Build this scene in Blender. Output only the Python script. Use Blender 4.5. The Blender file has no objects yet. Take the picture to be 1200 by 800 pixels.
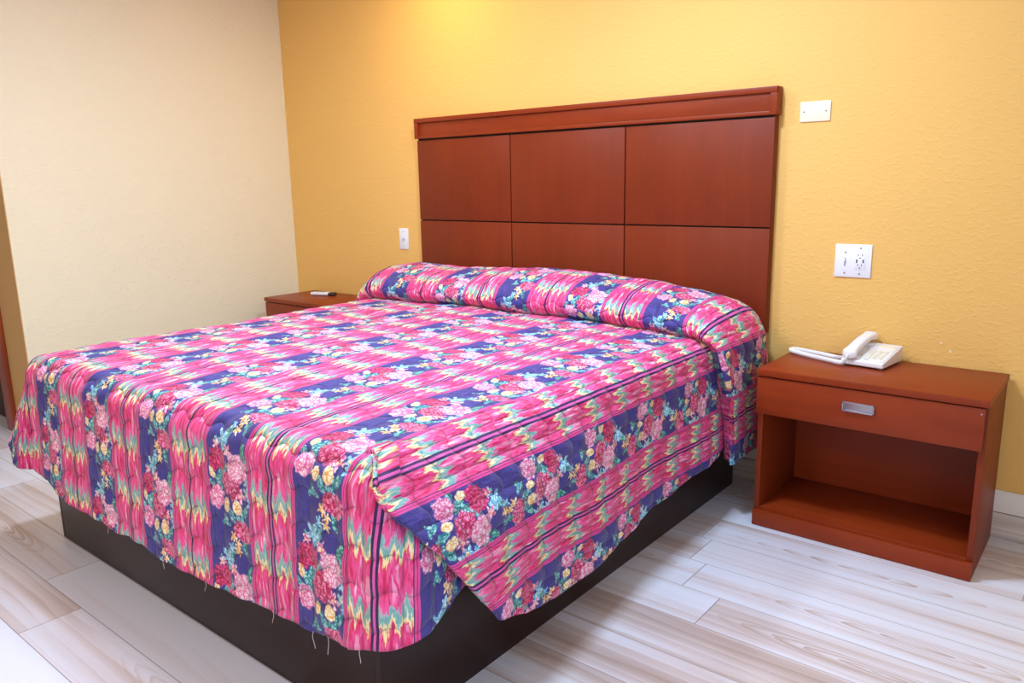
import bpy, bmesh, math, random
from mathutils import Vector, Matrix, noise, Euler
random.seed(7)
PI = math.pi
scn = bpy.context.scene
COL = scn.collection

# ------------------------------------------------------------------ helpers
def lin(r, g, b):
    def f(c):
        c /= 255.0
        return c / 12.92 if c <= .04045 else ((c + .055) / 1.055) ** 2.4
    return (f(r), f(g), f(b), 1.0)

class NT:
    """thin wrapper to write shader node expressions"""
    def __init__(self, name):
        self.m = bpy.data.materials.new(name); self.m.use_nodes = True
        self.t = self.m.node_tree; self.b = self.t.nodes['Principled BSDF']
    def n(self, ty, **kw):
        o = self.t.nodes.new(ty)
        for k, v in kw.items(): setattr(o, k, v)
        return o
    def s(self, sock, v):
        if v is None: return
        if isinstance(v, bpy.types.NodeSocket): self.t.links.new(v, sock)
        else: sock.default_value = v
    def M(self, op, a, b=None, c=None, clamp=False):
        o = self.n('ShaderNodeMath', operation=op, use_clamp=clamp)
        self.s(o.inputs[0], a); self.s(o.inputs[1], b); self.s(o.inputs[2], c)
        return o.outputs[0]
    def V(self, op, a, b=None, c=None):
        o = self.n('ShaderNodeVectorMath', operation=op)
        self.s(o.inputs[0], a); self.s(o.inputs[1], b); self.s(o.inputs[2], c)
        return o.outputs['Value'] if op in ('LENGTH', 'DOT_PRODUCT', 'DISTANCE') else o.outputs[0]
    def mix(self, f, a, b, blend='MIX'):
        o = self.n('ShaderNodeMix', data_type='RGBA', blend_type=blend)
        self.s(o.inputs[0], f); self.s(o.inputs[6], a); self.s(o.inputs[7], b)
        return o.outputs[2]
    def step(self, v, lo, hi):          # 1 below lo, 0 above hi
        o = self.n('ShaderNodeMapRange', clamp=True)
        self.s(o.inputs[0], v); o.inputs[1].default_value = lo; o.inputs[2].default_value = hi
        o.inputs[3].default_value = 1; o.inputs[4].default_value = 0
        return o.outputs[0]
    def noise(self, vec, scale, detail=2, rough=.5, dist=0):
        o = self.n('ShaderNodeTexNoise'); self.s(o.inputs['Vector'], vec)
        o.inputs['Scale'].default_value = scale; o.inputs['Detail'].default_value = detail
        o.inputs['Roughness'].default_value = rough; o.inputs['Distortion'].default_value = dist
        return o.outputs[0]
    def comb(self, x, y, z=0.0):
        o = self.n('ShaderNodeCombineXYZ')
        self.s(o.inputs[0], x); self.s(o.inputs[1], y); self.s(o.inputs[2], z)
        return o.outputs[0]
    def sep(self, v):
        o = self.n('ShaderNodeSeparateXYZ'); self.s(o.inputs[0], v); return o.outputs
    def ramp(self, f, stops, interp='LINEAR'):
        o = self.n('ShaderNodeValToRGB'); cr = o.color_ramp; cr.interpolation = interp
        while len(cr.elements) < len(stops): cr.elements.new(.5)
        for e, (p, c) in zip(cr.elements, stops): e.position = p; e.color = c
        self.s(o.inputs[0], f); return o.outputs[0]
    def mapping(self, v, loc, rot, scale, ty='TEXTURE'):
        o = self.n('ShaderNodeMapping', vector_type=ty); self.s(o.inputs[0], v)
        o.inputs[1].default_value = loc; o.inputs[2].default_value = rot; o.inputs[3].default_value = scale
        return o.outputs[0]
    def bump(self, h, strength, dist, normal=None):
        o = self.n('ShaderNodeBump'); o.inputs['Strength'].default_value = strength
        o.inputs['Distance'].default_value = dist; self.s(o.inputs['Height'], h)
        if normal is not None: self.s(o.inputs['Normal'], normal)
        return o.outputs[0]
    def coord(self, kind='Object'):
        return self.n('ShaderNodeTexCoord').outputs[kind]
    def done(self, color=None, rough=.5, normal=None, **kw):
        self.s(self.b.inputs['Base Color'], color); self.s(self.b.inputs['Roughness'], rough)
        if normal is not None: self.s(self.b.inputs['Normal'], normal)
        for k, v in kw.items(): self.s(self.b.inputs[k], v)
        return self.m

def plain(name, rgb, rough=.5, var=.06, scale=30, bump=0, **kw):
    t = NT(name); c = lin(*rgb); co = t.coord()
    f = t.noise(co, scale, 3)
    dark = tuple(x * (1 - var) for x in c[:3]) + (1,); lite = tuple(min(1, x * (1 + var)) for x in c[:3]) + (1,)
    nm = t.bump(f, bump, .002) if bump else None
    return t.done(t.mix(f, dark, lite), rough, nm, **kw)

# ------------------------------------------------------------------ materials
def wall_mat(name, rgb, bump=.35, chips=()):
    t = NT(name); co = t.coord(); c = lin(*rgb)
    big = t.noise(co, 1.3, 3)
    col = t.mix(big, tuple(x * .96 for x in c[:3]) + (1,), tuple(min(1, x * 1.03) for x in c[:3]) + (1,))
    for (p, rad) in chips:
        d = t.V('DISTANCE', t.V('MULTIPLY', co, (1, 0, 1)), p)
        d = t.M('ADD', d, t.M('MULTIPLY', t.M('SUBTRACT', t.noise(co, 120, 2), .5), rad * 1.2))
        col = t.mix(t.step(d, rad * .75, rad), col, lin(240, 232, 214))
    m = t.mapping(co, (0, 0, 0), (0, 0, 0), (1.0, 1.0, 1.6), 'POINT')
    a = t.noise(m, 42, 3, .55, .4); b = t.noise(m, 110, 2, .5)
    kn = t.M('SMOOTH_MAX', t.M('SUBTRACT', a, .5), 0.0, .08)
    h = t.M('ADD', kn, t.M('MULTIPLY', b, .14))
    return t.done(col, .78, t.bump(h, bump, .012))

def wood_mat(name, dark, mid, lite, axis=0, rough=.32, scale=1.0, coat=.06):
    """stained veneer; grain runs along the axis given (0 x, 1 y, 2 z)"""
    t = NT(name); co = t.coord()
    sc = [26.0, 26.0, 26.0]; sc[axis] = 1.6
    g = t.noise(t.V('MULTIPLY', co, tuple(x * scale for x in sc)), 1.0, 5, .6, .6)
    sc2 = [5.0, 5.0, 5.0]; sc2[axis] = 2.2
    bl = t.noise(t.V('MULTIPLY', co, tuple(sc2)), 1.0, 3, .6)
    f = t.M('ADD', t.M('MULTIPLY', g, .45), t.M('MULTIPLY', bl, .55))
    col = t.ramp(f, [(.3, lin(*dark)), (.5, lin(*mid)), (.7, lin(*lite))])
    return t.done(col, rough, t.bump(g, .06, .002), **{'Coat Weight': coat, 'Coat Roughness': .25, 'Specular IOR Level': .25})

def floor_mat():
    t = NT('pale_ash_plank_laminate'); co = t.coord()
    x, y, z = t.sep(co)
    W, L = .192, 1.24
    yy = t.M('ADD', y, .101)
    row = t.M('FLOOR', t.M('DIVIDE', yy, W))
    fy = t.M('SUBTRACT', t.M('DIVIDE', yy, W), row)
    off = t.n('ShaderNodeTexWhiteNoise', noise_dimensions='1D'); t.s(off.inputs['W'], row)
    xx = t.M('ADD', t.M('DIVIDE', x, L), t.M('MULTIPLY', off.outputs[0], 3.7))
    cell = t.M('FLOOR', xx); fx = t.M('SUBTRACT', xx, cell)
    idv = t.comb(row, cell, 3.0)
    wn = t.n('ShaderNodeTexWhiteNoise', noise_dimensions='3D'); t.s(wn.inputs['Vector'], idv)
    rnd = wn.outputs[0]; rc = wn.outputs[1]
    # plank local coordinates with a random shift so grain differs per plank
    sh = t.V('MULTIPLY', rc, (17.0, 9.0, 5.0))
    p = t.V('ADD', t.comb(x, y, 0.0), sh)
    # long soft strips running with the board
    strips = t.noise(t.V('MULTIPLY', p, (.45, 7.5, 1.0)), 1.0, 2, .5, .3)
    # cathedral grain: rings of a stretched distance field
    wv = t.n('ShaderNodeTexWave', wave_type='BANDS', bands_direction='Y', wave_profile='SAW')
    t.s(wv.inputs['Vector'], t.V('MULTIPLY', p, (.55, 4.2, 1.0)))
    wv.inputs['Scale'].default_value = 1.7; wv.inputs['Distortion'].default_value = 6.5
    wv.inputs['Detail'].default_value = 2.5; wv.inputs['Detail Scale'].default_value = 1.0
    wv.inputs['Detail Roughness'].default_value = .55
    fine = t.noise(t.V('MULTIPLY', p, (4.0, 110.0, 1.0)), 1.0, 3, .6)
    f = t.M('ADD', t.M('MULTIPLY', strips, .95), t.M('MULTIPLY', wv.outputs[1], .10))
    rx, ry, rz = t.sep(rc)
    lx = t.M('MULTIPLY', t.M('ADD', t.M('SUBTRACT', fx, .5), t.M('MULTIPLY', t.M('SUBTRACT', rx, .5), .7)), L)
    ly = t.M('MULTIPLY', t.M('ADD', t.M('SUBTRACT', fy, .5), t.M('MULTIPLY', t.M('SUBTRACT', ry, .5), .6)), W * 8.5)
    rr = t.M('SQRT', t.M('ADD', t.M('MULTIPLY', lx, lx), t.M('MULTIPLY', ly, ly)))
    rr = t.M('ADD', rr, t.M('MULTIPLY', t.noise(t.V('MULTIPLY', p, (3.0, 16.0, 1.0)), 1.0, 3, .55), .16))
    ring = t.M('POWER', t.M('FRACT', t.M('MULTIPLY', rr, 11.0)), 2.0)
    cath = t.M('MULTIPLY', t.M('MULTIPLY', ring, t.step(rr, .30, .62)), t.M('MULTIPLY', t.M('GREATER_THAN', rz, .42), .24))
    f = t.M('ADD', f, cath)
    f = t.M('ADD', f, t.M('MULTIPLY', fine, .09))
    f = t.M('ADD', f, t.M('MULTIPLY', t.M('SUBTRACT', rnd, .5), .26))
    col = t.ramp(f, [(.46, lin(222, 224, 234)), (.60, lin(217, 212, 218)), (.72, lin(200, 186, 183)), (.90, lin(172, 150, 140))])
    seam = t.M('MAXIMUM', t.step(t.M('MINIMUM', fy, t.M('SUBTRACT', 1.0, fy)), .004, .009),
               t.step(t.M('MINIMUM', fx, t.M('SUBTRACT', 1.0, fx)), .0008, .0018))
    col = t.mix(t.M('MULTIPLY', seam, .75), col, lin(112, 92, 84))
    h = t.M('SUBTRACT', t.M('MULTIPLY', fine, .12), seam)
    rg = t.M('ADD', .34, t.M('MULTIPLY', strips, .14))
    return t.done(col, rg, t.bump(h, .25, .002))

def base_trim_mat():
    t = NT('whitewashed_plank_baseboard'); co = t.coord(); x, y, z = t.sep(co)
    g = t.noise(t.V('MULTIPLY', co, (1.2, 30.0, 55.0)), 1.0, 3, .6, .4)
    low = t.ramp(g, [(.35, lin(222, 212, 206)), (.65, lin(186, 170, 160))])
    hi = t.mix(g, lin(236, 232, 228), lin(224, 216, 210))
    seam = t.step(t.M('ABSOLUTE', t.M('SUBTRACT', z, .105)), .001, .003)
    col = t.mix(t.step(z, .104, .106), hi, low)
    return t.done(t.mix(seam, col, lin(120, 100, 92)), .4)

def quilt_mat():
    t = NT('quilted_floral_stripe_cotton')
    uvn = t.n('ShaderNodeUVMap'); uvn.uv_map = 'cloth'
    uv = uvn.outputs[0]
    # slight warp so every outline is hand-drawn rather than geometric
    wn = t.n('ShaderNodeTexNoise'); t.s(wn.inputs['Vector'], uv)
    wn.inputs['Scale'].default_value = 62; wn.inputs['Detail'].default_value = 2.0
    warp = t.V('MULTIPLY', t.V('SUBTRACT', wn.outputs[1], (.5, .5, .5)), (.017, .017, 0))
    uvw = t.V('ADD', uv, warp)
    u, v, _ = t.sep(uv)
    PIT, U0, T = .40, 1.035, .345
    q = t.M('DIVIDE', t.M('SUBTRACT', u, U0 - PIT / 2), PIT)
    idx = t.M('FLOOR', q)
    a = t.M('SUBTRACT', t.M('MULTIPLY', t.M('SUBTRACT', q, idx), PIT), PIT / 2)   # -.2 .. .2, 0 = stripe centre
    aa = t.M('ABSOLUTE', a)
    par = t.M('MULTIPLY', t.M('SUBTRACT', 1.0, t.M('ABSOLUTE', t.M('MODULO', idx, 2.0))), t.M('LESS_THAN', idx, -1.5))
    # ---------------- flame stitch stripe
    tri = t.M('PINGPONG', t.M('ADD', aa, t.M('MULTIPLY', t.noise(uv, 70, 1), .010)), .0155)
    st = t.noise(t.V('MULTIPLY', uv, (150.0, 18.0, 1.0)), 1.0, 2, .6)
    st2 = t.noise(t.V('MULTIPLY', uv, (75.0, 11.0, 1.0)), 1.0, 2, .5, .5)
    ph = t.M('ADD', t.M('DIVIDE', t.M('MULTIPLY', v, -1.0), T / 2), t.M('MULTIPLY', aa, 1.6))
    ph = t.M('ADD', ph, t.M('MULTIPLY', tri, 15.0))
    ph = t.M('ADD', ph, t.M('MULTIPLY', t.M('SUBTRACT', st, .5), .55))
    ph = t.M('FRACT', t.M('ADD', ph, t.M('MULTIPLY', par, .37)))
    TEAL = lin(118, 172, 170); CREAM = lin(246, 231, 180); GOLD = lin(240, 188, 124)
    HOT = lin(220, 49, 112); PINK = lin(234, 86, 151); LPINK = lin(244, 155, 190); WHITE = lin(248, 226, 230)
    ik = t.ramp(ph, [(.0, lin(160, 190, 192)), (.05, TEAL), (.14, lin(136, 184, 176)), (.18, CREAM), (.225, CREAM), (.27, GOLD),
                     (.30, HOT), (.46, PINK), (.62, HOT), (.80, PINK), (.95, PINK), (1.0, lin(170, 188, 190))])
    inpink = t.M('MULTIPLY', t.M('SUBTRACT', 1.0, t.step(ph, .30, .36)), t.step(ph, .90, .98))
    ik = t.mix(t.M('MULTIPLY', inpink, t.M('SUBTRACT', 1.0, t.step(st2, .56, .64))), ik, LPINK)
    ik = t.mix(t.M('MULTIPLY', inpink, t.M('SUBTRACT', 1.0, t.step(st2, .68, .72))), ik, WHITE)
    ik = t.mix(t.M('MULTIPLY', inpink, t.step(st2, .36, .40)), ik, lin(206, 35, 90))
    PUR = lin(54, 30, 84)
    w1 = t.M('MULTIPLY', t.step(t.M('ABSOLUTE', t.M('SUBTRACT', aa, .0074)), .0032, .0042), t.M('SUBTRACT', 1.0, par))
    ik = t.mix(t.M('MULTIPLY', t.step(aa, .0085, .0095), t.M('SUBTRACT', 1.0, par)), ik, lin(216, 92, 168))
    ik = t.mix(w1, ik, PUR)
    ik = t.mix(t.M('MULTIPLY', t.step(aa, .0036, .005), par), ik, PUR)
    # border lines
    ik = t.mix(t.M('SUBTRACT', 1.0, t.step(aa, .0875, .0885)), ik, PUR)
    ik = t.mix(t.step(t.M('ABSOLUTE', t.M('SUBTRACT', aa, .0940)), .0030, .0040), ik, lin(224, 74, 146))
    ik = t.mix(t.step(t.M('ABSOLUTE', t.M('SUBTRACT', aa, .1022)), .0028, .0038), ik, lin(224, 74, 146))
    # ---------------- floral band between two stripes
    nv = t.noise(t.V('MULTIPLY', uv, (9.0, 60.0, 1.0)), 1.0, 2)
    fl = t.mix(nv, lin(59, 51, 122), lin(74, 66, 146))
    uu, vv, _ = t.sep(uvw)
    q2 = t.M('DIVIDE', t.M('SUBTRACT', uu, U0), PIT)
    idx2 = t.M('FLOOR', q2)
    b = t.M('MULTIPLY', t.M('SUBTRACT', q2, idx2), PIT)               # 0..0.4, band spans .106 .. .294
    par2 = t.M('ABSOLUTE', t.M('MODULO', idx2, 2.0))
    w = t.M('ADD', vv, t.M('MULTIPLY', par2, T * .47))
    w = t.M('ADD', w, 1.9)
    P = t.comb(b, w, 0.0)
    pet = t.noise(uvw, 95, 2, .6, .8)         # petal shading shared by all blooms
    vor = t.n('ShaderNodeTexVoronoi', feature='DISTANCE_TO_EDGE'); t.s(vor.inputs['Vector'], uvw); vor.inputs['Scale'].default_value = 78
    edge = t.step(vor.outputs[0], .03, .13)
    petal = t.M('ADD', t.M('MULTIPLY', pet, .75), t.M('MULTIPLY', edge, .4), clamp=True)
    def bloomcol(d, m, l):
        return t.ramp(petal, [(.30, lin(*l)), (.48, lin(*m)), (.72, lin(*d))])
    C_PEO = bloomcol((226, 112, 162), (246, 188, 212), (252, 232, 240))
    C_ROSE = bloomcol((176, 28, 80), (222, 74, 132), (242, 158, 192))
    C_LTR = bloomcol((218, 100, 156), (240, 160, 198), (250, 220, 232))
    C_PAN = bloomcol((160, 18, 68), (204, 38, 104), (230, 92, 144))
    C_CRM = bloomcol((226, 172, 104), (246, 226, 176), (252, 246, 222))
    C_YEL = bloomcol((228, 160, 84), (246, 212, 146), (252, 240, 204))
    C_CY = bloomcol((92, 166, 208), (144, 212, 228), (210, 240, 244))
    C_LF = bloomcol((42, 116, 124), (88, 172, 174), (164, 220, 214))
    C_GL = bloomcol((34, 112, 110), (70, 164, 154), (140, 210, 190))
    C_SPK = bloomcol((210, 74, 130), (244, 168, 200), (252, 224, 232))
    def local(cu, cv, ru, rv, rot):
        wr = t.V('WRAP', P, (5.0, cv + T / 2, 1.0), (-5.0, cv - T / 2, -1.0))
        return t.mapping(wr, (cu, cv, 0), (0, 0, rot), (ru, rv, 1))
    def blob(col, cu, cv, ru, rv, rot=0, soft=.10):
        nonlocal fl
        r = t.V('LENGTH', local(cu, cv, ru, rv, rot))
        fl = t.mix(t.step(r, 1 - soft, 1 + soft), fl, col)
    def rose(col, cu, cv, ru, rv, centre):
        nonlocal fl
        L = local(cu, cv, ru, rv, 0); r = t.V('LENGTH', L)
        x, y, _ = t.sep(L)
        an = t.M('ARCTAN2', y, x)
        rr = t.M('ADD', t.M('MULTIPLY', r, .90), t.M('MULTIPLY', t.M('COSINE', t.M('MULTIPLY', an, 7.0)), .07))
        fl = t.mix(t.step(rr, .90, 1.06), fl, col)
        ring = t.M('SINE', t.M('ADD', t.M('MULTIPLY', r, 11.0), t.M('MULTIPLY', an, 2.0)))
        k = t.M('MULTIPLY', t.M('SUBTRACT', 1.0, t.step(ring, .45, .95)), t.step(rr, .80, .92))
        fl = t.mix(t.M('MULTIPLY', k, .55), fl, centre)
    def star(col, cu, cv, R, k=5, ph0=0.0, eye=None):
        nonlocal fl
        L = local(cu, cv, R, R, 0); r = t.V('LENGTH', L); x, y, _ = t.sep(L)
        an = t.M('ADD', t.M('MULTIPLY', t.M('ARCTAN2', y, x), float(k)), ph0)
        rr = t.M('SUBTRACT', r, t.M('MULTIPLY', t.M('COSINE', an), .30))
        fl = t.mix(t.step(rr, .62, .76), fl, col)
        if eye is not None: fl = t.mix(t.step(r, .18, .30), fl, eye)
    # leaves and sprigs first, blooms over them
    for (cu, cv, ru, rv, ro, c) in [
        (.150, .180, .012, .026, .5, C_LF), (.165, .205, .013, .024, -.5, C_LF), (.120, .165, .010, .022, .9, C_LF),
        (.186, .228, .010, .022, -.2, C_LF), (.300 - .005, .268, .010, .022, .6, C_GL), (.276, .290, .010, .024, -.5, C_GL),
        (.288, .250, .009, .020, 1.1, C_GL), (.212, .098, .012, .024, .4, C_LF), (.270, .118, .012, .022, -.7, C_LF),
        (.248, .092, .010, .020, 1.2, C_LF), (.178, .082, .007, .014, .7, C_LF), (.168, .070, .006, .013, -.6, C_LF),
        (.186, .066, .006, .013, 1.4, C_LF), (.192, .322, .008, .020, .9, C_LF), (.205, .338, .008, .018, -.3, C_LF),
        (.262, .350, .008, .017, .6, C_LF), (.290, .395, .009, .018, -.8, C_LF), (.150, .296, .007, .018, .2, C_LF),
        (.134, .268, .006, .013, -.6, C_LF), (.262, .376, .008, .018, .1, C_GL)]:
        blob(c, cu, cv, ru, rv, ro)
    star(C_CY, .178, .312, .032, 5, .6); star(C_CY, .196, .292, .020, 5, 0)
    star(C_CY, .206, .352, .016, 5, .3)
    star(C_CY, .288, .176, .024, 5, 0, C_YEL); star(C_CY, .294, .210, .020, 5, .9); star(C_CY, .296, .148, .018, 5, .4)
    star(C_SPK, .150, .291, .017, 5, .2, C_YEL); star(C_SPK, .208, .281, .023, 5, .8, C_YEL)
    star(C_SPK, .252, .164, .026, 5, .5, C_YEL)
    star(C_YEL, .230, .344, .017, 5, .1); star(C_YEL, .236, .368, .016, 5, .7); star(C_YEL, .216, .384, .018, 5, .4)
    blob(C_CRM, .126, .204, .012, .019, .25); blob(C_CRM, .188, .122, .013, .020, -.2)
    blob(C_CRM, .238, .127, .019, .022, .3); blob(C_YEL, .240, .124, .009, .010, .0)
    rose(C_PAN, .136, .246, .024, .030, lin(130, 12, 44)); rose(C_PAN, .166, .252, .024, .030, lin(240, 130, 160))
    rose(C_LTR, .140, .136, .031, .030, lin(206, 78, 130))
    rose(C_ROSE, .210, .186, .039, .036, lin(150, 16, 56))
    rose(C_PEO, .246, .240, .041, .036, lin(226, 108, 152))
    rose(C_ROSE, .240, .410, .024, .022, lin(150, 16, 56)); rose(C_ROSE, .268, .406, .026, .028, lin(244, 150, 184))
    inband = t.M('SUBTRACT', 1.0, t.step(aa, .1050, .1056))
    col = t.mix(inband, ik, fl)
    # ---------------- quilting: puffed cells between stitch lines
    wob = t.M('MULTIPLY', t.M('SINE', t.M('MULTIPLY', u, 2 * PI / .1)), .010)
    h1 = t.M('POWER', t.M('ABSOLUTE', t.M('SINE', t.M('MULTIPLY', u, PI / .1))), .45)
    h2 = t.M('POWER', t.M('ABSOLUTE', t.M('SINE', t.M('MULTIPLY', t.M('ADD', v, wob), PI / .09))), .45)
    puck = t.noise(t.V('MULTIPLY', uv, (60.0, 26.0, 1.0)), 1.0, 3, .55)
    hh = t.M('ADD', t.M('MULTIPLY', t.M('MULTIPLY', h1, h2), .9), t.M('MULTIPLY', puck, .55))
    nm = t.bump(hh, 1.0, .017)
    weave = t.noise(uv, 900, 1)
    nm = t.bump(weave, .08, .001, nm)
    return t.done(col, .62, nm, **{'Sheen Weight': .12, 'Sheen Roughness': .4, 'Specular IOR Level': .35})

M = {}
M['yellow_wall'] = wall_mat('golden_yellow_textured_paint', (236, 187, 104), .45,
                            chips=[((-2.31, 0, 2.29), .006), ((1.776, 0, .705), .005), ((1.742, 0, .735), .003), ((-2.352, 0, 1.2), .004)])
M['cream_wall'] = wall_mat('cream_textured_paint', (238, 227, 196), .55)
M['return_wall'] = wall_mat('shaded_yellow_textured_paint', (214, 170, 110), .3)  # the yellow wall paint, with its shade put into a duller colour
M['ceiling'] = wall_mat('white_textured_ceiling', (236, 232, 224), .2)
M['floor'] = floor_mat()
M['base_trim'] = base_trim_mat()
M['cherry_x'] = wood_mat('cherry_stained_veneer_lengthwise', (122, 42, 12), (136, 49, 15), (148, 57, 20), 0, .42)
M['cherry_z'] = wood_mat('cherry_stained_veneer_upright', (114, 40, 12), (122, 44, 13), (130, 48, 15), 2, .5)
M['cherry_y'] = wood_mat('cherry_stained_veneer_sideways', (112, 40, 14), (146, 58, 24), (168, 74, 34), 1, .34)
M['casing'] = wood_mat('reddish_door_casing_varnish', (120, 50, 26), (150, 68, 38), (170, 86, 52), 2, .3)
M['hall_dark_panel'] = wood_mat('dark_brown_hall_shade', (44, 26, 20), (58, 36, 27), (70, 46, 36), 2, .5)  # brown painted dark to stand for the unlit hallway
M['groove'] = plain('black_groove_paint', (24, 12, 8), .6)
M['espresso'] = wood_mat('espresso_laminate', (30, 13, 11), (37, 17, 14), (43, 21, 17), 0, .36)
M['ticking'] = plain('white_mattress_ticking', (222, 218, 210), .9)
M['plastic'] = plain('white_phone_plastic', (232, 230, 232), .38, .02)
M['ivory'] = plain('ivory_button_plastic', (226, 218, 190), .4, .03)
M['plate_white'] = plain('white_plate_plastic', (236, 238, 244), .3, .01)
M['plate_cream'] = plain('cream_plate_plastic', (238, 226, 200), .35, .01)
M['screw'] = plain('dull_steel_screw', (150, 145, 140), .4, .05, Metallic=.8)
M['slot'] = plain('black_slot_plastic', (22, 22, 26), .6)
M['greyslot'] = plain('grey_slot_plastic', (178, 181, 190), .5)
M['nickel'] = plain('brushed_nickel', (176, 172, 184), .34, .04, 60, Metallic=.85)
M['remote_dark'] = plain('dark_remote_plastic', (52, 44, 44), .4)
M['grey_btn'] = plain('grey_button_rubber', (150, 150, 156), .6)
M['thread'] = plain('loose_cotton_thread', (206, 186, 190), .9)
M['white_paint'] = plain('white_painted_wood', (232, 232, 230), .4)
M['quilt'] = quilt_mat()
def glass_mat():
    t = NT('window_pane_glass'); co = t.coord()
    f = t.noise(co, 4, 2)
    return t.done(t.mix(f, (.95, .97, 1, 1), (1, 1, 1, 1)), .02, None, **{'Transmission Weight': 1.0, 'IOR': 1.45})
M['glass'] = glass_mat()

# ------------------------------------------------------------------ mesh helpers
def new_bm(): return bmesh.new()
def box(bm, x0, x1, y0, y1, z0, z1, bev=0, seg=2):
    vs = [bm.verts.new((x, y, z)) for x in (x0, x1) for y in (y0, y1) for z in (z0, z1)]
    fs = [bm.faces.new([vs[i] for i in f]) for f in ((0, 1, 3, 2), (4, 6, 7, 5), (0, 4, 5, 1), (2, 3, 7, 6), (0, 2, 6, 4), (1, 5, 7, 3))]
    if bev:
        es = list({e for f in fs for e in f.edges})
        bmesh.ops.bevel(bm, geom=es, offset=bev, segments=seg, affect='EDGES', profile=.5)
    return bm
def cyl(bm, c, r, h, axis='z', seg=20, r2=None, bev=0):
    res = bmesh.ops.create_cone(bm, cap_ends=True, segments=seg, radius1=r, radius2=r if r2 is None else r2, depth=h)
    rot = {'z': Matrix(), 'x': Matrix.Rotation(PI / 2, 4, 'Y'), 'y': Matrix.Rotation(PI / 2, 4, 'X')}[axis]
    bmesh.ops.transform(bm, matrix=Matrix.Translation(c) @ rot, verts=res['verts'])
    return bm
def tube(bm, pts, rad, seg=8, cap=True):
    pts = [Vector(p) for p in pts]; n = len(pts)
    radf = rad if callable(rad) else (lambda i: rad)
    tan = [(pts[min(i + 1, n - 1)] - pts[max(i - 1, 0)]).normalized() for i in range(n)]
    ref = Vector((0, 0, 1)) if abs(tan[0].z) < .9 else Vector((1, 0, 0))
    nrm = (ref - tan[0] * ref.dot(tan[0])).normalized(); rings = []
    for i in range(n):
        nrm = (nrm - tan[i] * nrm.dot(tan[i])).normalized(); bi = tan[i].cross(nrm)
        rings.append([bm.verts.new(pts[i] + (nrm * math.cos(2 * PI * k / seg) + bi * math.sin(2 * PI * k / seg)) * radf(i)) for k in range(seg)])
    for a_, b_ in zip(rings, rings[1:]):
        for k in range(seg): bm.faces.new((a_[k], a_[(k + 1) % seg], b_[(k + 1) % seg], b_[k]))
    if cap: bm.faces.new(rings[0][::-1]); bm.faces.new(rings[-1])
    return bm
def finish(name, bm, mat, parent=None, smooth=True, angle=40):
    bmesh.ops.recalc_face_normals(bm, faces=bm.faces[:])
    me = bpy.data.meshes.new(name); bm.to_mesh(me); bm.free()
    me.materials.append(mat)
    if smooth:
        for p in me.polygons: p.use_smooth = True
        me.set_sharp_from_angle(angle=math.radians(angle))
    o = bpy.data.objects.new(name, me); COL.objects.link(o)
    if parent is not None: o.parent = parent
    return o
def part(name, mat, parent, *boxes, bev=.0015):
    bm = new_bm()
    for b in boxes: box(bm, *b, bev=bev)
    return finish(name, bm, mat, parent)
def empty(name, loc, label, cat, rz=0, group=None):
    o = bpy.data.objects.new(name, None); COL.objects.link(o)
    o.location = loc; o.rotation_euler = (0, 0, rz); o.empty_display_size = .1
    o['label'] = label; o['category'] = cat
    if group: o['group'] = group
    return o
def struct(name, mat, *boxes, bev=0, parent=None):
    bm = new_bm()
    for b in boxes: box(bm, *b, bev=bev)
    o = finish(name, bm, mat, parent)
    if parent is None: o['kind'] = 'structure'
    return o

# ------------------------------------------------------------------ room shell
XL, XR, YE, YB, ZC = -2.369, 3.35, -1.79, -5.4, 2.72
struct('floor', M['floor'], (-4.6, XR + .1, YB - .1, .1, -.1, 0))
struct('ceiling', M['ceiling'], (-4.6, XR + .1, YB - .1, .1, ZC, ZC + .1))
struct('wall_back', M['yellow_wall'], (XL, XR + .1, 0, .1, 0, ZC))
# left wall: a solid block whose end face is the shaded-yellow return with the doorway
struct('wall_left', M['cream_wall'], (XL - .10, XL, YE + .004, .1, 0, ZC))
DX0, DX1, DZ = -3.66, -2.775, 2.03
struct('wall_return', M['return_wall'], (DX1, XL - .0005, YE, YE + .10, 0, ZC), (-4.6, DX0, YE, YE + .10, 0, ZC), (DX0, DX1, YE, YE + .10, DZ, ZC))
struct('wall_far', M['cream_wall'], (-4.7, -4.6, YB - .1, YE + .1, 0, ZC))
struct('wall_front', M['cream_wall'], (-4.6, XR + .1, YB - .1, YB, 0, ZC))
WX0, WX1, WZ0, WZ1 = -4.6, -2.5, .85, 2.25
struct('wall_right', M['cream_wall'], (XR, XR + .1, YB, WX0, 0, ZC), (XR, XR + .1, WX1, 0, 0, ZC),
       (XR, XR + .1, WX0, WX1, 0, WZ0), (XR, XR + .1, WX0, WX1, WZ1, ZC))
wf = struct('window_1', M['white_paint'], (XR + .03, XR + .08, WX0, WX0 + .05, WZ0, WZ1), (XR + .03, XR + .08, WX1 - .05, WX1, WZ0, WZ1),
            (XR + .03, XR + .08, WX0, WX1, WZ0, WZ0 + .05), (XR + .03, XR + .08, WX0, WX1, WZ1 - .05, WZ1),
            (XR + .03, XR + .08, (WX0 + WX1) / 2 - .025, (WX0 + WX1) / 2 + .025, WZ0, WZ1))
struct('window_pane', M['glass'], (XR + .052, XR + .058, WX0 + .05, WX1 - .05, WZ0 + .05, WZ1 - .05), parent=wf)
struct('baseboard_back', M['base_trim'], (XL + .001, XR - .001, -.014, 0, 0, .192), bev=.002)
struct('baseboard_left', M['base_trim'], (XL, XL + .014, YE + .006, -.016, 0, .192), bev=.002)
struct('hall_dark_panel_1', M['hall_dark_panel'], (DX0 + .02, DX1 - .02, YE + .05, YE + .09, .01, DZ - .02), bev=.003)  # dark panel added across the opening in place of the dim hallway
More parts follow.
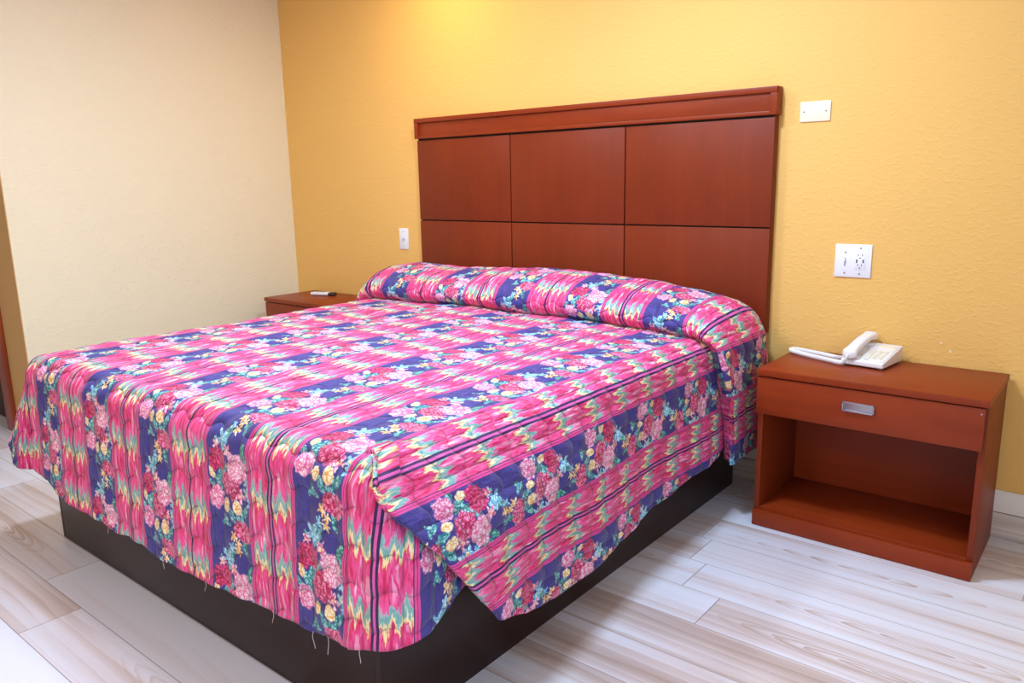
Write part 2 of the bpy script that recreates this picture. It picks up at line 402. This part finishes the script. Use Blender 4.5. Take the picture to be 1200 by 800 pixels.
struct('trim_1', M['casing'], (DX1, DX1 + .115, YE - .022, YE, 0, DZ + .11), (DX0 - .115, DX0, YE - .022, YE, 0, DZ + .11),
       (DX0, DX1, YE - .022, YE, DZ, DZ + .11), (DX1 - .02, DX1, YE - .010, YE + .10, 0, DZ), (DX0, DX0 + .02, YE - .010, YE + .10, 0, DZ), bev=.003)

# ------------------------------------------------------------------ headboard
hb = empty('headboard', (0, 0, .705), 'large cherry wood headboard of six grooved panels mounted on the yellow wall', 'headboard')
HX0, HX1, HT, HM = -1.047, 1.067, 1.741, 1.163
z0 = .705
part('backing', M['groove'], hb, (HX0 + .004, HX1 - .004, -.034, -.001, .003, 1.632 - z0), bev=0)
part('side_edge', M['cherry_z'], hb, (HX1 - .012, HX1 - .002, -.040, -.001, 0, 1.628 - z0), bev=.001)
part('side_edge', M['cherry_z'], hb, (HX0 + .002, HX0 + .012, -.040, -.001, 0, 1.628 - z0), bev=.001)
g = .0035
xs = [HX0 + .002, -.349, .3525, HX1 - .002]; zs = [0, HM - z0, 1.622 - z0]
for i in range(3):
    for j in range(2):
        part('panel', M['cherry_z'], hb, (xs[i] + (g if i else 0), xs[i + 1] - (g if i < 2 else 0), -.050, -.034,
                                          zs[j] + (g if j else 0), zs[j + 1] - (g if j == 0 else .004)), bev=.0015)
# top rail: picture-frame moulding round a recessed strip
r0, r1 = 1.628 - z0, HT - z0
rail = part('top_rail', M['cherry_x'], hb, (HX0 - .008, HX1 + .008, -.052, -.001, r0, r1),
            (HX0 - .008, HX1 + .008, -.064, -.052, r1 - .024, r1), (HX0 - .008, HX1 + .008, -.058, -.052, r0, r0 + .016),
            (HX0 - .008, HX0 + .022, -.062, -.052, r0, r1), (HX1 - .022, HX1 + .008, -.062, -.052, r0, r1), bev=.002)

# ------------------------------------------------------------------ bed: platform, mattress, bedspread
bx0, bx1, by = -.965, .965, -2.211
bed = empty('bed_base', (0, -1.1, 0), 'dark espresso box platform under the king mattress', 'bed base')
yo = 1.1
part('foot_panel', M['espresso'], bed, (bx0 + .02, bx1 - .02, by + yo, by + yo + .02, 0, .34), bev=.001)
part('side_panel', M['espresso'], bed, (bx1 - .02, bx1, by + yo, -.09 + yo, 0, .34), bev=.002)
part('side_panel', M['espresso'], bed, (bx0, bx0 + .02, by + yo, -.09 + yo, 0, .34), bev=.002)
part('head_panel', M['espresso'], bed, (bx0 + .02, bx1 - .02, -.11 + yo, -.09 + yo, 0, .34), bev=.001)
part('deck', M['espresso'], bed, (bx0 + .02, bx1 - .02, by + yo + .02, -.11 + yo, .32, .34), bev=0)
mt = part('mattress', M['ticking'], None, (-.94, .94, -2.17, -.085, .342, .715), bev=.05)
mt['label'] = 'thick king mattress under the floral bedspread on the dark platform'; mt['category'] = 'mattress'

TOP, XW, YF, RR = .757, 1.03, 2.262, .078
xi, yi = XW - RR, YF - RR
QA = RR * PI / 2
def sm(a, b, x):
    if a > b: return 1 - sm(b, a, x)
    x = min(1, max(0, (x - a) / (b - a))); return x * x * (3 - 2 * x)
def lerp(a, b, f): return a + (b - a) * f
def table(x, pts):
    if x <= pts[0][0]: return pts[0][1]
    for (a, fa), (b, fb) in zip(pts, pts[1:]):
        if x <= b:
            k = (x - a) / (b - a); return fa + (fb - fa) * k
    return pts[-1][1]
def prof(e, fl=.05):
    if e <= 0: return 0, 0
    if e < QA: return RR * math.sin(e / RR), RR * (1 - math.cos(e / RR))
    q = e - QA
    return RR + q * math.sin(fl), RR + q * math.cos(fl)
def crown(x, y):
    c = .016 * (1 - (x / xi) ** 2) * max(0, 1 - ((y + 1.1) / 1.1) ** 4)
    return c + .007 * noise.noise((x * 3.1, y * 3.1, .3)) + .004 * noise.noise((x * 8, y * 6, 2.3))
def nz(x, y, z, f=1.0): return noise.noise((x * f, y * f, z * f))
bm = new_bm(); uvl = bm.loops.layers.uv.new('cloth')
def grid(rows):
    """rows of (co, uv): quads with cloth coordinates"""
    vs = [[bm.verts.new(c) for c, _ in r] for r in rows]
    for i in range(len(rows) - 1):
        for j in range(len(rows[0]) - 1):
            idx = ((i, j), (i, j + 1), (i + 1, j + 1), (i + 1, j))
            try: f = bm.faces.new([vs[a][b] for a, b in idx])
            except ValueError: continue
            for lp, (a, b) in zip(f.loops, idx): lp[uvl].uv = rows[a][b][1]
STEP = .0125
YC = -.47                      # crease under the pillow roll
def hemlen(s):                 # foot drop length along the width
    base = table(s, [(-1.0, .480), (-.72, .540), (-.5, .560), (.2, .556), (.7, .530), (.95, .502), (1.1, .462), (1.25, .425), (1.4, .425), (1.6, .42)])
    return base + .003 * math.sin(s * 17) + .002 * math.sin(s * 41 + 1)
def foot_wave(s, e):
    k = sm(.08, .5, e)
    return k * (.006 * math.sin(s * 7.2 + .6) + .002 * math.sin(s * 19 + 2)) + .005 * noise.noise((s * 9, e * 14, 4.0)) * sm(0, .08, e)
LL = .375
# --- top, foot drop and left drop with a rounded corner between them
ns_l = int(LL / STEP); ns_t = int(2 * xi / STEP)
scol = [-(xi + LL * (1 - i / ns_l)) for i in range(ns_l)] + [-xi + 2 * xi * i / ns_t for i in range(ns_t + 1)]
nt_t = int((yi + YC) / STEP); nt_f = int(.60 / STEP)
rows = []
for k in range(nt_t + nt_f + 1):
    row = []
    for s in scol:
        es = max(0, -s - xi)
        if k <= nt_t: t_ = YC - (yi + YC) * k / nt_t; et = 0
        else: et = hemlen(max(s, -xi)) * (k - nt_t) / nt_f; t_ = -yi - et
        u_, v_ = s, t_
        if es > 0 and et > 0:
            # round the hem of the corner
            m = max(es / LL, et / hemlen(-xi)); hy = math.hypot(es / LL, et / hemlen(-xi)); f = m / hy
            es *= f; et *= f; u_ = -xi - es; v_ = -yi - et
        e = math.hypot(es, et)
        bxp = max(-xi, s); byp = max(-yi, t_) if et == 0 else -yi
        fl = .05 if es == 0 else lerp(.05, .34, sm(0, .6, es / max(e, 1e-6))) if et > 0 else lerp(.10, .34, sm(-1.9, -2.18, t_))
        h, d = prof(e, fl)
        if e > 0:
            dx, dy = -es / e, -et / e
            if et > 0 and es == 0: h += foot_wave(s, e)
            elif es > 0:
                an = math.atan2(et, es)
                h += sm(.08, .5, e) * .016 * math.sin((an * 1.1 + (0 if et else t_)) * 9 + .8)
        else: dx = dy = 0
        z = TOP - d + crown(max(-xi, s), byp) * (1 - sm(0, .12, e)) + .004 * nz(s, t_, 1.7, 6)
        row.append(((bxp + dx * h, byp + dy * h, z), (u_, v_)))
    rows.append(row)
grid(rows)
# --- foot panel carried on round the right corner, tucked under the side flap
EXT = .62; n = int(EXT / STEP); rc = .10
rows = []
for k in range(nt_f + 1):
    row = []
    for i in range(n + 1):
        s = xi + EXT * i / n; sp = s - xi
        et = hemlen(s) * k / nt_f
        h, d = prof(et, .05)
        h += foot_wave(s, et) * (1 - sm(0, .1, sp)) + .006 * sm(.06, .4, et) * math.sin(sp * 22 + 1.0)
        wd = .075 * sm(.03, .32, et)                    # slack that pushes the corner out past the mattress
        px_ = xi + min(sp, wd); sq = max(0, sp - wd)
        an = min(sq / max(h, 1e-5), PI / 2) if h > 1e-5 else (PI / 2 if sq > 0 else 0)
        rest = max(0, sq - h * PI / 2)
        tuck = min(.05, .30 * rest) * sm(.03, .2, et)
        row.append(((px_ + h * math.sin(an) - tuck, -yi - h * math.cos(an) + rest, TOP - d + crown(xi, -yi) * (1 - sm(0, .12, et)) - .003 * sm(0, .05, sp) - .035 * sm(.02, .18, sp) * (1 - sm(.1, .3, et))), (s, -yi - et)))
    rows.append(row)
grid(rows)
# --- right side flap, its foot edge folded back on a slant
EDGE = [(0, -2.186), (.04, -2.212), (.08, -2.245), (.12, -2.255), (.16, -2.235), (.26, -2.150), (.40, -2.045), (.50, -1.970), (.57, -1.90), (.61, -1.80)]
def hemB(y): return table(y, [(-2.0, .605), (-1.75, .625), (-1.3, .605), (-.8, .56), (-.3, .52)]) + .006 * math.sin(y * 19)
YH = -.20
def ustretch(l): return l + .17 * max(0, l - .09)
nB = 150; nE = 52
rows = []; ulen = [-.025] * (nB + 6); last = [None] * (nB + 6)
for k in range(-1, nE + 1):                      # the first row slips under the top panel
    row = []
    for i in range(nB + 6):
        q = min(1, i / nB)
        yg = lerp(YH, -2.0, q)
        e = hemB(yg) * k / nE if k >= 0 else 0
        # rounded lower foot corner: pull the hem up near the folded edge
        e *= 1 - .13 * sm(.86, 1, q) ** 2 * (k / nE) ** 5
        ye = table(e, EDGE)
        y = lerp(YH, ye, q)
        h, d = prof(e, .035) if k >= 0 else (-.025, .004)
        pf = sm(.05, .24, e) * (.010 + .080 * sm(-1.1, -2.1, y)) + .010 * sm(.1, .5, e) * math.sin(y * 8.5 + .4) + .004 * nz(y, e, 7, 11) * sm(0, .1, e)
        pf += .010 * sm(.9, 1, q) * sm(.09, .2, e)
        if i > nB:
            j = i - nB
            pf -= (.004, .013, .022, .027, .029)[j - 1] * sm(.07, .13, e)
            y += (-.006, -.006, .004, .030, .070)[j - 1]
        vv_ = y if i <= nB else ye - .012 * (i - nB)
        co_ = (xi + h + pf, y, TOP - d + crown(xi, y) * (1 - sm(0, .12, e)))
        if last[i] is not None: ulen[i] += math.hypot(co_[0] - last[i][0], co_[2] - last[i][2])
        last[i] = co_
        row.append((co_, (xi + ustretch(ulen[i] if i <= nB else ulen[nB]), vv_)))
    rows.append(row)
grid(rows)
# --- the part drawn over the pillows: a long roll that hangs down at both sides
PR = [(-.470, -.012), (-.505, .004), (-.532, .030), (-.542, .062), (-.530, .095), (-.500, .125), (-.455, .150), (-.395, .170), (-.325, .182),
      (-.255, .186), (-.200, .180), (-.150, .164), (-.112, .142), (-.090, .105), (-.084, .06), (-.082, .02)]
def catmull(P_, m):
    out = []
    for i in range(len(P_) - 1):
        p0 = P_[max(i - 1, 0)]; p1 = P_[i]; p2 = P_[i + 1]; p3 = P_[min(i + 2, len(P_) - 1)]
        for k in range(m):
            t_ = k / m
            out.append(tuple(.5 * (2 * b + (c - a) * t_ + (2 * a - 5 * b + 4 * c - d) * t_ ** 2 + (-a + 3 * b - 3 * c + d) * t_ ** 3) for a, b, c, d in zip(p0, p1, p2, p3)))
    out.append(P_[-1]); return out
PRF = catmull(PR, 4)
arc = [0]
for a_, b_ in zip(PRF, PRF[1:]): arc.append(arc[-1] + math.dist(a_, b_))
LR, LLF = .575, .46
nn = int((2 * xi + LR + LLF) / STEP)
rows = []
for k, (py, pz) in enumerate(PRF):
    row = []
    for i in range(nn + 1):
        s = -(xi + LLF) + (2 * xi + LR + LLF) * i / nn
        sgn = 1 if s > 0 else -1
        e = max(0, abs(s) - xi)
        kk = k / (len(PRF) - 1)
        if e > 0: e *= 1 - .05 * abs(kk - .55) * sm(.3, .6, e)       # uneven hem
        h, d = prof(e, .06 if s > 0 else .10)
        ang = min(e / RR, PI / 2)
        if s > 0: f = table(s, [(.45, 1.0), (.62, .99), (.80, .86), (.93, .68), (1.02, .56), (1.10, .50), (1.25, .44), (1.5, .36)])
        else: f = table(-s, [(.7, 1.0), (.95, .92), (1.05, .80), (1.2, .62), (1.5, .5)])
        f *= 1 + .06 * math.sin(s * 5.2 + 1.2) * (1 - sm(.7, 1, abs(s)))
        y = py
        # the flap narrows and swings towards the wall as it hangs
        fr = sm(.05, .5, e)
        y = lerp(y, lerp(-.03, y, .86), fr) - .03 * sm(.6, 1.0, s) * (1 - fr) * (1 - kk)
        bump = lerp(pz * f, .082 * sm(0, .14, kk) * (1 - .25 * kk) * (1 - .30 * sm(.2, .6, e)), sm(.03, .16, e))
        if e > 0 and kk < .12: bump = max(bump, .004)
        bump += .007 * nz(s, py, pz, 7) * sm(.02, .1, pz) + .006 * math.sin(kk * 16 + s * 2) * sm(.1, .5, e)
        x = sgn * (min(abs(s), xi) + h + bump * math.sin(ang))
        z = TOP - d + bump * math.cos(ang) + (crown(s, y) if abs(s) < xi else 0) * (1 - sm(0, .1, pz))
        row.append(((x, y, z), [s, YC + arc[k]]))
    i0 = min(range(nn + 1), key=lambda i: abs(row[i][1][0] - .55))
    for i in range(i0 + 1, nn + 1):
        a_, b_ = row[i - 1], row[i]
        b_[1][0] = a_[1][0] + math.hypot(b_[0][0] - a_[0][0], b_[0][2] - a_[0][2])
    rows.append(row)
# cloth coordinates: one value per column across, one per row along, so the stripes stay straight
nr = len(rows)
um = [sum(r[i][1][0] for r in rows) / nr for i in range(nn + 1)]
def along(cols):
    out = [YC]
    for k in range(1, nr):
        out.append(out[-1] + sum(math.dist(rows[k][i][0], rows[k - 1][i][0]) for i in cols) / len(cols))
    return out
sc0 = [-(xi + LLF) + (2 * xi + LR + LLF) * i / nn for i in range(nn + 1)]
vmain = along([i for i in range(nn + 1) if abs(sc0[i]) < .8]); vside = along([i for i in range(nn + 1) if sc0[i] > xi + .2])
for i in range(nn + 1):
    f = sm(-.1, .25, abs(sc0[i]) - xi)
    for k in range(nr): rows[k][i] = (rows[k][i][0], (um[i], lerp(vmain[k], vside[k], f)))
grid(rows)
bmesh.ops.remove_doubles(bm, verts=bm.verts[:], dist=.00001)
bm.normal_update()
puff = {}
for f_ in bm.faces:
    for lp in f_.loops:
        if lp.vert not in puff:
            uq, vq = lp[uvl].uv
            puff[lp.vert] = (abs(math.sin(uq * PI / .1)) * abs(math.sin((vq + .010 * math.sin(uq * 2 * PI / .1)) * PI / .09))) ** .6
nrm_ = {v: v.normal.copy() for v in puff}
for v, a_ in puff.items():
    nv_ = nrm_[v]; c = v.co
    out = Vector((c.x, c.y + 1.1, .6)); sg = 1 if nv_.dot(out) > 0 else -1
    if c.y < -.08: v.co = c + nv_ * sg * (.0055 * (a_ - .4)) * (.6 + .4 * sm(.76, .70, c.z)) * (sm(.0, .03, abs(c.x - xi)) if c.z > TOP - .05 else 1)
bs = finish('bedspread', bm, M['quilt'], None, True, 75)
bs['label'] = 'quilted bedspread in pink flame stripes and navy floral bands covering the bed'; bs['category'] = 'bedspread'
md = bs.modifiers.new('thickness', 'SOLIDIFY'); md.thickness = .011; md.offset = -1
# loose threads hanging from the foot hem
for (s, L, a_) in [(.62, .035, .3), (.80, .045, -.4), (.86, .05, .2), (.99, .04, -.2), (-.35, .03, .2), (.05, .03, -.3), (.30, .032, .4)]:
    bmt = new_bm(); e = hemlen(s) - .004; h, d = prof(e, .05); h += foot_wave(s, e)
    p0 = Vector((s, -yi - h, TOP - d))
    tube(bmt, [p0 + Vector((a_ * .012 * math.sin(k * .8), -.001 - .002 * k / 6, -L * k / 6)) for k in range(7)], .0008, 5)
    finish('loose_thread', bmt, M['thread'], bs)

# ------------------------------------------------------------------ nightstands
def nightstand(loc, label, W=.783, H=.649, D=.440):
    r_ = empty('nightstand', loc, label, 'nightstand', 0, None)
    # local frame: x 0..W, y 0 (back) .. -D (front)
    part('top', M['cherry_x'], r_, (0, W, -D - .006, 0, H - .026, H), bev=.003)
    part('side_panel', M['cherry_z'], r_, (.004, .024, -D + .022, -.001, 0, H - .032), bev=.0015)
    part('side_panel', M['cherry_z'], r_, (W - .024, W - .004, -D + .022, -.001, 0, H - .032), bev=.0015)
    part('back_panel', M['cherry_x'], r_, (.024, W - .024, -.016, -.004, .070, H - .032), bev=0)
    part('divider', M['cherry_x'], r_, (.024, W - .024, -D + .024, -.016, .470, .486), bev=.001)
    part('shelf', M['cherry_x'], r_, (.024, W - .024, -D + .022, -.016, .056, .076), bev=.001)
    part('top_spacer', M['groove'], r_, (.010, W - .010, -D + .020, -.004, H - .034, H - .026), bev=0)
    part('plinth', M['cherry_x'], r_, (.004, W - .004, -D + .004, -D + .022, .001, .068), bev=.003)
    dr = part('drawer', M['cherry_x'], r_, (.002, W - .012, -D + .000, -D + .020, .470, H - .0305), bev=.003)
    hd = new_bm()
    hx, hz = .379, .555
    box(hd, hx - .055, hx + .055, -D - .004, -D + .001, hz - .0175, hz + .0175, bev=.001)
    box(hd, hx - .055, hx + .055, -D - .010, -D - .003, hz + .0120, hz + .0175, bev=.001)
    box(hd, hx - .055, hx + .055, -D - .010, -D - .003, hz - .0175, hz - .0120, bev=.001)
    box(hd, hx - .055, hx - .050, -D - .010, -D - .003, hz - .0175, hz + .0175, bev=.001)
    box(hd, hx + .050, hx + .055, -D - .010, -D - .003, hz - .0175, hz + .0175, bev=.001)
    finish('handle', hd, M['nickel'], dr)
    bmn = new_bm(); cyl(bmn, (W - .022, -D - .0004, H - .050), .0028, .002, 'y', 10); finish('nail_head', bmn, M['nickel'], dr)
    return r_
nightstand((1.197, -.016, 0), 'cherry nightstand with a white telephone on top, right of the bed')
nightstand((-2.165, -.016, .0), 'cherry nightstand holding a remote in the corner left of the bed', H=.658, D=.400)

# ------------------------------------------------------------------ telephone
ph = empty('telephone', (1.528, -.128, .6495), 'white corded desk telephone with handset on the right nightstand', 'telephone', math.radians(-7))
def wedge(bmw, x0, x1, y0, y1, zb, zf, zk, bev):
    vs = [bmw.verts.new(c) for c in ((x0, y0, zb), (x1, y0, zb), (x1, y1, zb), (x0, y1, zb), (x0, y0, zf), (x1, y0, zf), (x1, y1, zk), (x0, y1, zk))]
    fs = [bmw.faces.new([vs[i] for i in f]) for f in ((3, 2, 1, 0), (4, 5, 6, 7), (0, 1, 5, 4), (1, 2, 6, 5), (2, 3, 7, 6), (3, 0, 4, 7))]
    bmesh.ops.bevel(bmw, geom=list({e for f in fs for e in f.edges}), offset=bev, segments=3, affect='EDGES', profile=.6)
b_ = new_bm(); wedge(b_, -.080, .080, -.098, .098, .006, .026, .066, .005)
wedge(b_, -.072, .072, -.085, .085, .003, .010, .012, .001)
base = finish('phone_base', b_, M['plastic'], ph)
SL = math.atan2(.040, .196)
def onface(x, y): return .026 + (y + .098) * .040 / .196
for (x, y) in ((-.062, -.08), (.062, -.08), (-.062, .08), (.062, .08)):
    b_ = new_bm(); cyl(b_, (x, y, .002), .007, .004, 'z', 12); finish('rubber_foot', b_, M['grey_btn'], base)
def slab(name, mat, x0, x1, y0, y1, t_, parent):
    bq = new_bm(); box(bq, -(x1 - x0) / 2, (x1 - x0) / 2, -(y1 - y0) / 2, (y1 - y0) / 2, -.001, t_, bev=.0012)
    yc = (y0 + y1) / 2
    bmesh.ops.transform(bq, matrix=Matrix.Translation(((x0 + x1) / 2, yc, onface((x0 + x1) / 2, yc))) @ Matrix.Rotation(SL, 4, 'X'), verts=bq.verts[:])
    return finish(name, bq, mat, parent)
fp = slab('face_plate', M['plastic'], -.012, .074, -.088, .086, .0022, base)
for i in range(3):
    for j in range(4):
        x = -.001 + i * .0225; y = -.068 + j * .021
        slab('key', M['ivory'], x, x + .016, y, y + .013, .006, ph)
slab('card_window', M['plate_cream'], .0, .066, .048, .074, .0035, ph)
slab('message_lamp', M['greyslot'], .004, .018, -.083, -.077, .004, ph)
# cradle cups
for y in (-.070, .070):
    b_ = new_bm(); box(b_, -.075, -.018, y - .020, y + .020, onface(0, y) - .006, onface(0, y) + .008, bev=.004)
    finish('cradle', b_, M['plastic'], base)
# handset: arched bar with an ear cup and a mouth cup
b_ = new_bm(); N = 28; rings = []
for i in range(N + 1):
    q = i / N; y = lerp(-.108, .108, q)
    arch = .009 * math.sin(PI * q) ** .8
    zc_ = onface(0, y) + .025 + arch
    endk = 1 - sm(.0, .22, min(q, 1 - q))
    hw = lerp(.0225, .0275, endk) * (1 - .45 * (1 - sm(0, .035, min(q, 1 - q))))
    up = lerp(.014, .015, endk) * (1 - .35 * (1 - sm(0, .03, min(q, 1 - q))))
    dn = lerp(.011, .022, endk) * (1 - .2 * (1 - sm(0, .03, min(q, 1 - q))))
    ring = []
    for k in range(20):
        a_ = 2 * PI * k / 20; cx_, sz_ = math.cos(a_), math.sin(a_)
        sq = lambda c: math.copysign(abs(c) ** .6, c)
        ring.append(b_.verts.new((-.047 + hw * sq(cx_), y, zc_ + (up if sz_ > 0 else dn) * sq(sz_))))
    rings.append(ring)
for a_, c_ in zip(rings, rings[1:]):
    for k in range(20): b_.faces.new((a_[k], a_[(k + 1) % 20], c_[(k + 1) % 20], c_[k]))
b_.faces.new(rings[0][::-1]); b_.faces.new(rings[-1])
hs = finish('handset', b_, M['plastic'], ph, True, 60)
# coiled cord: a tight helix lying in a hairpin on the top
def cr(P_, m=12): return [Vector(p) for p in catmull([tuple(p) for p in P_], m)]
path = cr([(-.048, -.110, .046), (-.055, -.122, .026), (-.075, -.112, .0125), (-.125, -.098, .0115), (-.190, -.080, .0115), (-.255, -.058, .0115),
           (-.305, -.036, .0115), (-.325, -.016, .0115), (-.312, .004, .0115), (-.270, .000, .0115), (-.215, -.010, .0115),
           (-.165, -.022, .0115), (-.130, -.030, .0115), (-.108, -.030, .011), (-.092, -.020, .014), (-.078, -.012, .022)], 24)
d_ = [0]
for a_, c_ in zip(path, path[1:]): d_.append(d_[-1] + (c_ - a_).length)
TL = d_[-1]; NP = 1500; hel = []
j = 0
for i in range(NP + 1):
    s = TL * i / NP
    while j < len(d_) - 2 and d_[j + 1] < s: j += 1
    k = (s - d_[j]) / max(1e-9, d_[j + 1] - d_[j]); p = path[j].lerp(path[j + 1], k); tg = (path[j + 1] - path[j]).normalized()
    n1 = (Vector((0, 0, 1)) - tg * tg.z).normalized(); n2 = tg.cross(n1)
    rr_ = .0078 * sm(0, .04, s) * sm(0, .03, TL - s); a_ = 2 * PI * s / .0042
    hel.append(p + (n1 * math.cos(a_) + n2 * math.sin(a_)) * rr_)
b_ = new_bm(); tube(b_, hel, .0022, 6); finish('coiled_cord', b_, M['plastic'], ph)

# ------------------------------------------------------------------ remote control on the left nightstand
rm = empty('remote_control', (-1.895, -.150, .6585), 'slim white remote control with dark tip on the corner nightstand', 'remote', math.radians(22))
b_ = new_bm(); box(b_, -.085, .050, -.024, .024, .001, .022, bev=.009, seg=4); body = finish('shell', b_, M['plastic'], rm)
b_ = new_bm(); box(b_, .048, .095, -.023, .023, .0015, .021, bev=.007, seg=3); finish('dark_tip', b_, M['remote_dark'], rm)['label'] = 'dark brown end cap'
for i in range(4):
    for j in range(3):
        b_ = new_bm(); cyl(b_, (-.065 + i * .026, -.012 + j * .012, .0225), .0036, .003, 'z', 12); finish('button', b_, M['grey_btn'], rm)

# ------------------------------------------------------------------ wall plates
def screw(parent, x, z, y=-.0065):
    b = new_bm(); cyl(b, (x, y, z), .0034, .002, 'y', 14); s_ = finish('screw', b, M['screw'], parent)
    return s_
def plate(name, loc, w, h, mat, label, cat):
    r_ = empty(name, loc, label, cat)
    part('cover', mat, r_, (-w / 2, w / 2, -.0065, 0, -h / 2, h / 2), bev=.0025)
    return r_
p1 = plate('blank_wall_plate', (1.2125, 0, 1.633), .122, .080, M['plate_cream'], 'cream blank cover plate on the yellow wall, right of the headboard top', 'wall plate')
screw(p1, -.044, 0); screw(p1, .044, 0)
p2 = plate('outlet_plate', (1.3985, 0, 1.036), .142, .134, M['plate_white'], 'white double wall plate with switch and outlet above the telephone', 'outlet')
for (x, z) in ((-.030, .034), (-.030, -.050), (.028, .052), (.028, -.052)): screw(p2, x, z)
part('toggle_frame', M['greyslot'], p2, (-.0345, -.0275, -.0072, -.006, -.022, .012), bev=.0003)
b_ = new_bm(); box(b_, -.0335, -.0285, -.016, -.006, -.002, .008, bev=.0012); finish('toggle_lever', b_, M['plate_white'], p2)
oc = part('receptacle', M['plate_white'], p2, (.0095, .0465, -.0085, -.006, -.034, .034), bev=.001)
for (zc_) in (.020, -.020):
    part('blade_slot', M['slot'], oc, (.0195, .0215, -.0092, -.008, zc_, zc_ + .009), bev=0)
    part('blade_slot', M['slot'], oc, (.0345, .0365, -.0092, -.008, zc_, zc_ + .009), bev=0)
    b_ = new_bm(); cyl(b_, (.028, -.0087, zc_ - .007), .0026, .0012, 'y', 12); finish('ground_hole', b_, M['slot'], oc)
part('usb_port', M['slot'], oc, (.0135, .0180, -.0092, -.008, -.007, .007), bev=0)
part('usb_port', M['slot'], oc, (.0380, .0425, -.0092, -.008, -.007, .007), bev=0)
p3 = plate('switch_plate', (-1.2435, 0, 1.043), .078, .128, M['plate_white'], 'white single light switch plate left of the headboard', 'light switch')
screw(p3, 0, .044); screw(p3, 0, -.044)
part('toggle_frame', M['greyslot'], p3, (-.006, .006, -.0072, -.006, -.013, .013), bev=.0003)
b_ = new_bm(); box(b_, -.0038, .0038, -.018, -.006, .000, .010, bev=.0015); finish('toggle_lever', b_, M['plate_white'], p3)

# ------------------------------------------------------------------ lights
def area(name, loc, rot, size, power, col, size_y=None, spread=PI):
    l = bpy.data.lights.new(name, 'AREA'); l.energy = power; l.color = col; l.spread = spread
    if size_y: l.shape = 'RECTANGLE'; l.size = size; l.size_y = size_y
    else: l.shape = 'DISK'; l.size = size
    o = bpy.data.objects.new(name, l); COL.objects.link(o); o.location = loc; o.rotation_euler = rot
    o['kind'] = 'structure'
    return o
area('ceiling_or_fill_light', (.85, -1.32, ZC - .03), (0, 0, 0), .30, 57, (.58, .76, 1.0))
area('ceiling_or_fill_light', (-.45, -1.75, ZC - .03), (0, 0, 0), .30, 41, (.71, .84, 1.0))  # second lamp, added to lift the left wall and left floor
area('ceiling_or_fill_light', (-.78, -.50, ZC - .03), (0, 0, 0), .16, 9, (1.0, .76, .34))
area('ceiling_or_fill_light', (.3, -4.2, ZC - .03), (0, 0, 0), .8, 32, (1.0, .78, .64))  # unseen warm fill, added behind the viewpoint to light the bed foot
area('window_daylight', (XR - .02, (WX0 + WX1) / 2, (WZ0 + WZ1) / 2), (0, PI / 2, 0), WZ1 - WZ0, 50, (.60, .74, 1.0), WX1 - WX0)

w = bpy.data.worlds.new('sky'); scn.world = w; w.use_nodes = True
sky = w.node_tree.nodes.new('ShaderNodeTexSky'); sky.sun_disc = False; sky.sun_elevation = .6
w.node_tree.links.new(sky.outputs[0], w.node_tree.nodes['Background'].inputs[0])
w.node_tree.nodes['Background'].inputs[1].default_value = .15

# ------------------------------------------------------------------ camera
cd = bpy.data.cameras.new('camera'); cam = bpy.data.objects.new('camera', cd); COL.objects.link(cam)
yaw, pit, rol = math.radians(39.19256), math.radians(11.69463), math.radians(-1.07086)
f = Vector((-math.sin(yaw) * math.cos(pit), math.cos(yaw) * math.cos(pit), -math.sin(pit)))
r = Vector((math.cos(yaw), math.sin(yaw), 0)); u_ = r.cross(f)
r2 = r * math.cos(rol) + u_ * math.sin(rol); u2 = -r * math.sin(rol) + u_ * math.cos(rol)
mw = Matrix((r2, u2, -f)).transposed().to_4x4(); mw.translation = (2.3032, -3.31667, 1.37762)
cam.matrix_world = mw
cd.sensor_width = 36; cd.lens = 36 * 905.973 / 1200; cd.clip_start = .05
scn.camera = cam
vs = scn.view_settings
vs.view_transform = 'Standard'; vs.look = 'None'; vs.gamma = 1; vs.use_curve_mapping = False; vs.exposure = 0.0
